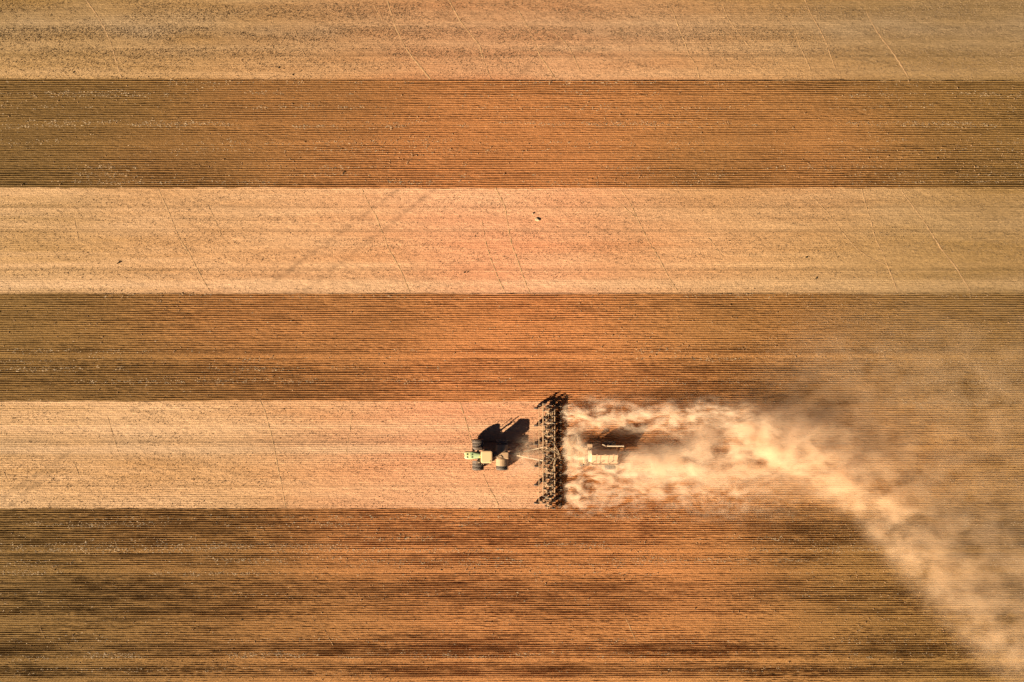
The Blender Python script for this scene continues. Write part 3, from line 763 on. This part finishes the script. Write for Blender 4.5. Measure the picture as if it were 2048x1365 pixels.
# ------------------------------------------------------------------ air cart
cx = gx(1200); cyc = gy(909)
ac = empty('air_cart', (cx, cyc, 0))
tag(ac, 'dusty peaked-roof seed cart with a catwalk rail and auger, half lost in dust', 'seed cart')
def qc(px, py, z=0.0):
    p = P(px, py, z); return Vector((p.x - cx, p.y - cyc, z))
b = B(); b.beam(qc(1117, 911.5, .95), qc(1160, 911.8, .95), .16, .18); b.build('tow_bar', M['dust_steel'], ac)
b = B(); b.beam(qc(1158, 891, 1.2), qc(1158, 932, 1.2), .16, .2).beam(qc(1164.5, 893, 1.2), qc(1164.5, 931, 1.2), .14, .16)
b.beam(qc(1165, 897, 1.05), qc(1233, 897, 1.05), .18, .22).beam(qc(1165, 926, 1.05), qc(1233, 926, 1.05), .18, .22)
for px_ in (1176, 1198, 1220, 1232): b.beam(qc(px_, 897, .95), qc(px_, 926, .95), .14, .16)
b.build('frame', M['dust_steel'], ac)
b = B(); p1 = qc(1166.5, 911, 1.3); b.box((p1.x, p1.y, 1.28), (1.5, 2.5, .06), .01); b.build('front_deck', M['tank'], ac)
# peaked tank
def tank_ring(px_, sc=1.0, zr=3.35):
    out = []
    for py_s, z in ((905, zr), (922.5, 2.25), (922.5, 1.9), (914, 1.15), (903, 1.15), (896.5, 1.9), (896.5, 2.25)):
        yy = gy(907 + (py_s - 907) * sc) - cyc; out.append((gx(px_) - cx, yy, z))
    return out
b = B(); b.prism([tank_ring(1180), tank_ring(1230.5)])
tank = b.build('tank', M['tank'], ac)
b = B()
xa = gx(1174.5) - cx; xb = gx(1180) - cx - .01
b.hull([(xa, gy(899) - cyc, 1.4), (xa, gy(921) - cyc, 1.4), (xb, gy(905.5) - cyc, 3.3), (xb, gy(904) - cyc, 3.3), (xb, gy(920) - cyc, 2.3), (xb, gy(897) - cyc, 2.3), (xb, gy(921) - cyc, 1.4), (xb, gy(899) - cyc, 1.4)])
b.build('front_panel', M['white'], tank)
for px_ in (1189, 1197, 1213, 1222):
    b = B(); b.beam((gx(px_) - cx, gy(905) - cyc, 3.38), (gx(px_) - cx, gy(922.5) - cyc, 2.28), .06, .05); b.build('roof_rib', M['rail'], tank)
for px_ in (1190, 1206, 1222):
    b = B(); b.bar((gx(px_) - cx, gy(905) - cyc, 3.3), (gx(px_) - cx, gy(905) - cyc, 3.42), .17, 14); b.build('hatch', M['tank'], tank)
b = B()
yr = gy(923.4) - cyc
pp = (1180.5, 1196.5, 1215, 1232)
for px_ in pp: b.bar((gx(px_) - cx, yr, 2.15), (gx(px_) - cx, yr, 3.15), .06, 6)
for z in (2.65, 3.15): b.bar((gx(pp[0]) - cx, yr, z), (gx(pp[-1]) - cx, yr, z), .04, 6)
b.build('railing', M['rail'], ac)
b = B(); b.box((gx(1206) - cx, gy(924.2) - cyc, 2.13), (4.5, .42, .05), .01); b.build('catwalk', M['tank'], ac)
b = B(); e0 = qc(1214, 892.3, 2.5); e1 = qc(1247.5, 892.3, 2.5); b.bar(e0, e1, .13, 14).bar(e1 + Vector((-.12, 0, 0)), e1 + Vector((.02, 0, 0)), .17, 14)
b.build('auger', M['white'], ac)
b = B(); b.tube([qc(1205, 889.5, 2.3), qc(1208, 890.5, 2.6), qc(1210.5, 892, 2.45), qc(1213.5, 893.5, 2.4)], .07, 8).tube([qc(1208, 889, 2.4), qc(1211, 894, 2.3)], .05, 6)
b.beam(qc(1212, 893, 2.3), qc(1212, 897, 2.0), .08, .08).beam(qc(1228, 893, 2.35), qc(1228, 897, 2.0), .08, .08); b.build('auger_bracket', M['white'], ac)
b = B(); h0 = qc(1179, 892, 1.6); b.hull([(h0.x - .4, h0.y - .25, 1.9), (h0.x + .45, h0.y - .25, 1.9), (h0.x + .45, h0.y + .3, 1.9), (h0.x - .4, h0.y + .3, 1.9), (h0.x - .1, h0.y, 1.2), (h0.x + .1, h0.y, 1.2)]); b.build('hopper', M['tank'], ac)
w1 = wheel_set(.95, .80, .50, 20, ac, (qc(1220, 0, .95).x, gy(931.5) - cyc, .95), rimmat='white')
put_copy(w1, (w1.location.x, gy(886.5) - cyc, .95), ac)
b = B(); b.bar((w1.location.x, gy(931) - cyc, .95), (w1.location.x, gy(887) - cyc, .95), .12, 10); b.build('axle', M['dark_steel'], ac)
c2 = castor(.42, .3); c2.name = 'front_wheel'; c2.parent = ac; c2.location = (gx(1164) - cx, gy(929) - cyc, 0); c2.rotation_euler.z = .3
c3 = copy_tree(c2, ac); c3.location = (gx(1164) - cx, gy(894) - cyc, 0)
b = B(); p1 = qc(1170, 924, 1.5); b.box((p1.x, p1.y, 1.55), (.6, .55, .5), .1).bar((p1.x - .1, p1.y, 1.6), (p1.x - .1, p1.y + .9, 1.6), .2, 14); b.build('fan', M['dust_steel'], ac)
b = B()
for k in range(5): b.box((gx(1174) - cx, gy(925 + k * 1.2) - cyc, 1.9 - .32 * k), (.5, .16, .04))
b.beam((gx(1171) - cx, gy(924.4) - cyc, 2.1), (gx(1171) - cx, gy(931) - cyc, .5), .05, .06).beam((gx(1177) - cx, gy(924.4) - cyc, 2.1), (gx(1177) - cx, gy(931) - cyc, .5), .05, .06); b.build('ladder', M['rail'], ac)

# ------------------------------------------------------------------ airborne dust
class X_:
    """tiny expression builder over shader math nodes"""
    def __init__(s, nt, sock): s.nt, s.k = nt, sock
    def _op(s, op, o=None, o2=None, swap=False):
        n = s.nt.nodes.new('ShaderNodeMath'); n.operation = op
        ins = [s, o] if not swap else [o, s]
        if o2 is not None: ins.append(o2)
        for i, v in enumerate(ins):
            if v is None: continue
            if isinstance(v, X_): s.nt.links.new(v.k, n.inputs[i])
            else: n.inputs[i].default_value = float(v)
        return X_(s.nt, n.outputs[0])
    def __add__(s, o): return s._op('ADD', o)
    __radd__ = __add__
    def __sub__(s, o): return s._op('SUBTRACT', o)
    def __rsub__(s, o): return s._op('SUBTRACT', o, swap=True)
    def __mul__(s, o): return s._op('MULTIPLY', o)
    __rmul__ = __mul__
    def __truediv__(s, o): return s._op('DIVIDE', o)
    def __neg__(s): return s * -1
    def max(s, o): return s._op('MAXIMUM', o)
    def min(s, o): return s._op('MINIMUM', o)
    def pow(s, o): return s._op('POWER', o)
    def exp(s): return s._op('EXPONENT')
    def gt(s, o): return s._op('GREATER_THAN', o)
    def step(s, a, b):
        n = s.nt.nodes.new('ShaderNodeMapRange'); n.interpolation_type = 'SMOOTHSTEP'
        s.nt.links.new(s.k, n.inputs[0]); n.inputs[1].default_value = a; n.inputs[2].default_value = b
        return X_(s.nt, n.outputs[0])
    def curve(s, pts, x0, x1):
        """value curve over [x0,x1]; float curve holds 0..1, scaled back"""
        lo = min(p[1] for p in pts); hi = max(p[1] for p in pts); hi = hi if hi > lo else lo + 1
        n = s.nt.nodes.new('ShaderNodeFloatCurve'); c = n.mapping.curves[0]
        P2 = [((p[0] - x0) / (x1 - x0), (p[1] - lo) / (hi - lo)) for p in pts]
        c.points[0].location = P2[0]; c.points[1].location = P2[-1]
        for p in P2[1:-1]: c.points.new(*p)
        for p in c.points: p.handle_type = 'AUTO_CLAMPED'
        n.mapping.update()
        s.nt.links.new(((s - x0) / (x1 - x0)).k, n.inputs['Value'])
        return X_(s.nt, n.outputs[0]) * (hi - lo) + lo

def dust_material(name, build, step_rate):
    m = bpy.data.materials.new(name); m.use_nodes = True; nt = m.node_tree
    nt.nodes.clear()
    out = nt.nodes.new('ShaderNodeOutputMaterial'); pv = nt.nodes.new('ShaderNodeVolumePrincipled')
    pv.inputs['Color'].default_value = (1.0, .80, .545, 1); pv.inputs['Anisotropy'].default_value = -0.25
    pv.inputs['Absorption Color'].default_value = (0, 0, 0, 1)
    nt.links.new(pv.outputs[0], out.inputs['Volume'])
    tc = nt.nodes.new('ShaderNodeTexCoord')
    def noise(scale3, detail, rough=.6, vec=None, off=(0, 0, 0), color=False):
        mp = nt.nodes.new('ShaderNodeMapping'); mp.inputs['Scale'].default_value = scale3; mp.inputs['Location'].default_value = off
        if vec is None: nt.links.new(tc.outputs['Object'], mp.inputs['Vector'])
        else:
            cb = nt.nodes.new('ShaderNodeCombineXYZ')
            for i, v in enumerate(vec): nt.links.new(v.k, cb.inputs[i])
            nt.links.new(cb.outputs[0], mp.inputs['Vector'])
        n = nt.nodes.new('ShaderNodeTexNoise'); n.inputs['Scale'].default_value = 1; n.inputs['Detail'].default_value = detail; n.inputs['Roughness'].default_value = rough
        nt.links.new(mp.outputs[0], n.inputs['Vector'])
        if color:
            sp = nt.nodes.new('ShaderNodeSeparateColor'); nt.links.new(n.outputs['Color'], sp.inputs[0])
            return [X_(nt, sp.outputs[i]) for i in range(3)]
        return X_(nt, n.outputs['Fac'])
    sp = nt.nodes.new('ShaderNodeSeparateXYZ'); nt.links.new(tc.outputs['Object'], sp.inputs[0])
    x, y, z = (X_(nt, sp.outputs[i]) for i in range(3))
    d = build(nt, x, y, z, noise)
    cm = nt.nodes.new('ShaderNodeMix'); cm.data_type = 'RGBA'
    nt.links.new(x.step(gx(1250), gx(1850)).k, cm.inputs[0])
    cm.inputs[6].default_value = (1, .80, .57, 1); cm.inputs[7].default_value = (1, .70, .42, 1)
    nt.links.new(cm.outputs[2], pv.inputs['Color'])
    nt.links.new(d.max(0).k, pv.inputs['Density'])
    m.cycles.volume_step_rate = step_rate
    return m

X0, X1 = gx(1100), gx(2260)
def cv(x, pts, f=lambda v: v): return x.curve([(gx(p), f(v)) for p, v in pts], X0, X1)
def lane(x, y, z, yc, wu, wl, top, den):
    """a stream of dust: centre line, width above and below it, height and density along x"""
    d = y - cv(x, yc, gy)
    up = d.gt(0)
    w = cv(x, wu, lambda v: v / S) * up + cv(x, wl, lambda v: v / S) * (1 - up)
    s = d / w
    zt = z.max(0) / cv(x, top)
    return (-(s * s) - zt * zt).exp() * cv(x, den)

def plume(nt, x, y, z, noise):
    wr = noise((.16, .22, .2), 3, .6, color=True)
    wx = x + (wr[0] - .5) * 5.0; wy = y + (wr[1] - .5) * 4.2; wz = z
    billow = noise((.24, .31, .36), 7, .62, vec=(wx, wy, wz))
    wisp = noise((.40, .80, .65), 7, .68, vec=(wx, wy, wz), off=(3, 7, 1))
    xs = x + (wisp - .5) * 6
    A = lane(x, wy, z,
             [(1100, 935), (1230, 934), (1320, 930), (1420, 908), (1500, 893), (1560, 896), (1620, 925), (1680, 968), (1740, 1025), (1800, 1090), (1860, 1155), (1940, 1235), (2048, 1330), (2260, 1500)],
             [(1100, 5), (1215, 8), (1260, 20), (1330, 32), (1430, 40), (1520, 46), (1600, 60), (1680, 85), (1760, 110), (1860, 130), (2048, 140), (2260, 160)],
             [(1100, 5), (1215, 9), (1260, 16), (1330, 24), (1430, 45), (1520, 52), (1600, 48), (1680, 46), (1760, 48), (1860, 56), (2048, 66), (2260, 80)],
             [(1100, .6), (1220, 1.5), (1300, 2.0), (1430, 2.6), (1560, 3.2), (1700, 4), (1900, 5), (2260, 6)],
             [(1100, 0), (1160, .0), (1200, .2), (1235, 2.0), (1300, 1.3), (1400, .85), (1500, .8), (1600, .48), (1700, .25), (1800, .145), (1900, .09), (2048, .07), (2260, .04)])
    A = A * (billow - .41).max(0) * 6.6
    Bn = lane(xs, wy, z,
              [(1100, 842), (1140, 836), (1200, 833), (1270, 832), (1330, 832), (1400, 822), (1470, 825), (1560, 868), (1650, 890), (2260, 1100)],
              [(1100, 22), (1250, 24), (1400, 18), (1560, 26), (2260, 40)],
              [(1100, 28), (1150, 25), (1200, 20), (1290, 22), (1400, 38), (1560, 40), (2260, 40)],
              [(1100, .9), (1200, 1.5), (1400, 3), (1560, 4), (2260, 4)],
              [(1100, 0), (1126, 0), (1142, 1.9), (1230, 1.1), (1330, .8), (1430, .55), (1520, .35), (1620, .12), (1700, 0), (2260, 0)])
    Bn = Bn * (wisp - .465).max(0) * 7.5
    Cn = lane(xs, wy, z,
              [(1100, 968), (1200, 975), (1400, 972), (2260, 972)], [(1100, 55), (1200, 60), (1300, 55), (2260, 50)], [(1100, 34), (1300, 34), (1450, 45), (2260, 60)],
              [(1100, .7), (1200, 1.2), (1400, 2), (2260, 3)],
              [(1100, 0), (1126, 0), (1140, 1.9), (1200, 1.2), (1300, .6), (1420, .4), (1560, .15), (1700, .0), (2260, 0)])
    Cn = Cn * (wisp - .47).max(0) * 7.5
    Dn = lane(xs, wy, z,
              [(1100, 890), (1150, 893), (1260, 905), (2260, 905)], [(1100, 24), (1150, 20), (1190, 10), (2260, 12)], [(1100, 20), (2260, 30)], [(1100, .8), (1150, 1.3), (1190, 3.4), (1300, 3.0), (2260, 2)],
              [(1100, 0), (1124, 0), (1140, 2.6), (1180, .95), (1240, .5), (1330, 0), (2260, 0)])
    Dn = Dn * (wisp - .42).max(0) * 5.5
    # thin veil drifting off to the upper right
    En = lane(x, wy, z,
              [(1100, 900), (1500, 880), (1700, 940), (1900, 1040), (2048, 1130), (2260, 1250)], [(1100, 10), (1500, 50), (1700, 95), (1900, 150), (2260, 200)], [(1100, 10), (1500, 60), (1700, 60), (1900, 90), (2260, 100)],
              [(1100, 2), (1500, 3), (1900, 5), (2260, 6)], [(1100, 0), (1350, 0), (1500, .03), (1650, .035), (1800, .04), (2048, .035), (2260, .02)])
    En = En * (billow - .38).max(0) * 5
    # low haze hanging over the strips above the plume
    Fn = lane(x, wy, z,
              [(1100, 820), (1500, 770), (1700, 745), (1900, 760), (2260, 820)], [(1100, 20), (1400, 40), (1700, 110), (2260, 130)], [(1100, 40), (1500, 90), (1700, 150), (2260, 200)],
              [(1100, 2), (1500, 2.6), (2260, 3.2)], [(1100, 0), (1400, 0), (1560, .016), (1750, .034), (1950, .032), (2260, .02)])
    Fn = Fn * (billow - .30).max(0) * 5
    return A + Bn + Cn + Dn + En + Fn

def shell(name, outline, top, mat, z0=-.12):
    """closed, domed air volume over an outline on the ground"""
    n = len(outline); bm = bmesh.new()
    lo = [bm.verts.new((gx(a), gy(b), z0)) for a, b in outline]
    mid = [bm.verts.new((gx(a), gy(b), top(a) * .7)) for a, b in outline]
    cxx = sum(a for a, b in outline) / n
    hi = []
    for i, (a, b) in enumerate(outline):
        p, q2 = outline[i - 1], outline[(i + 1) % n]
        j = n - 1 - i
        oa, ob = outline[j]
        hi.append(bm.verts.new((gx(a + (oa - a) * .2), gy(b + (ob - b) * .2), top(a))))
    for A_, B_ in ((lo, mid), (mid, hi)):
        for i in range(n): bm.faces.new((A_[i], A_[(i + 1) % n], B_[(i + 1) % n], B_[i]))
    h = n // 2
    for ring, flip in ((lo, True), (hi, False)):
        for i in range(h - 1):
            f = (ring[i], ring[i + 1], ring[n - 2 - i], ring[n - 1 - i])
            bm.faces.new(f[::-1] if flip else f)
    bmesh.ops.recalc_face_normals(bm, faces=bm.faces)
    me = bpy.data.meshes.new(name); bm.to_mesh(me); bm.free()
    return link(name, me, mat)

up_ = [(1118, 790), (1220, 780), (1320, 765), (1420, 700), (1520, 635), (1620, 585), (1740, 545), (1860, 530), (2000, 540), (2250, 580)]
dn_ = [(1118, 1034), (1220, 1040), (1320, 1042), (1420, 1045), (1520, 1060), (1620, 1090), (1700, 1160), (1800, 1260), (1930, 1380), (2250, 1600)]
topf = lambda a: float(np.interp(a, [1118, 1200, 1300, 1430, 1560, 1700, 1900, 2250], [2.0, 4.0, 4.8, 5.6, 6.6, 8, 10, 12]))
o = shell('dust_plume', up_ + dn_[::-1], topf, dust_material('blown_dust', plume, .07))
tag(o, 'pale dust plume billowing behind the seeder and off to the lower right', 'dust', kind='stuff')

def tpuff(nt, x, y, z, noise):
    wr = noise((.35, .35, .35), 3, .6, color=True)
    wx = x + (wr[0] - .5) * 2.2; wy = y + (wr[1] - .5) * 2.0
    nz = noise((.45, .6, .6), 5, .6, vec=(wx, wy, z), off=(1, 2, 3))
    dx = (wx - gx(1052)) / (34 / S); dy = (wy - gy(918)) / (27 / S); zz = z.max(0) / 1.1
    g = (-(dx * dx) - dy * dy - zz * zz).exp() * .55
    dx2 = (wx - gx(1040)) / (30 / S); dy2 = (wy - gy(890)) / (16 / S)
    g2 = (-(dx2 * dx2) - dy2 * dy2 - zz * zz).exp() * .16
    return (g + g2) * (nz - .34).max(0) * 4.4
o = shell('tractor_dust', [(985, 870), (1010, 858), (1040, 852), (1070, 852), (1100, 862), (1125, 880), (1125, 950), (1100, 968), (1070, 978), (1040, 972), (1010, 958), (985, 945)], lambda a: 2.6, dust_material('wheel_dust', tpuff, .1))
tag(o, 'low thin dust puff between the tractor and the seeder bar', 'dust', kind='stuff')

# ------------------------------------------------------------------ light, sky, camera
w = bpy.data.worlds.new('World'); scene.world = w; w.use_nodes = True
nt = w.node_tree; bg = nt.nodes['Background']
sky = nt.nodes.new('ShaderNodeTexSky'); sky.sky_type = 'NISHITA'; sky.sun_disc = False
sky.sun_elevation = SUN_EL; sky.sun_rotation = math.atan2(TO_SUN.x, TO_SUN.y)
sky.air_density = .12; sky.dust_density = .1; sky.ozone_density = 1.0
nt.links.new(sky.outputs[0], bg.inputs[0]); bg.inputs[1].default_value = .05
l = bpy.data.lights.new('sun', 'SUN'); l.energy = 5.0; l.angle = R(.5); l.color = (1.0, .87, .68)
so = bpy.data.objects.new('sun', l); C.objects.link(so)
so.rotation_euler = TO_SUN.to_track_quat('Z', 'Y').to_euler(); so.location = TO_SUN * 200
cam = bpy.data.cameras.new('camera'); co = bpy.data.objects.new('camera', cam); C.objects.link(co)
co.location = (0, 0, H); co.rotation_euler = (0, 0, 0)
cam.sensor_width = 36; cam.lens = 36 * H / (2048 / S); cam.clip_end = 12000; cam.clip_start = 1
scene.camera = co
vs = scene.view_settings
scene.display_settings.display_device = 'sRGB'
vs.view_transform = 'Standard'; vs.look = 'None'; vs.gamma = 1.0; vs.use_curve_mapping = False; vs.exposure = 1.65
scene.render.filter_size = 1.1
cy = scene.cycles
cy.use_denoising = True; cy.denoiser = 'OPENIMAGEDENOISE'; cy.denoising_input_passes = 'RGB_ALBEDO_NORMAL'; cy.denoising_prefilter = 'ACCURATE'
cy.volume_bounces = 4; cy.max_bounces = 8; cy.diffuse_bounces = 2
cy.volume_max_steps = 512
cy.use_adaptive_sampling = True; cy.adaptive_threshold = .02
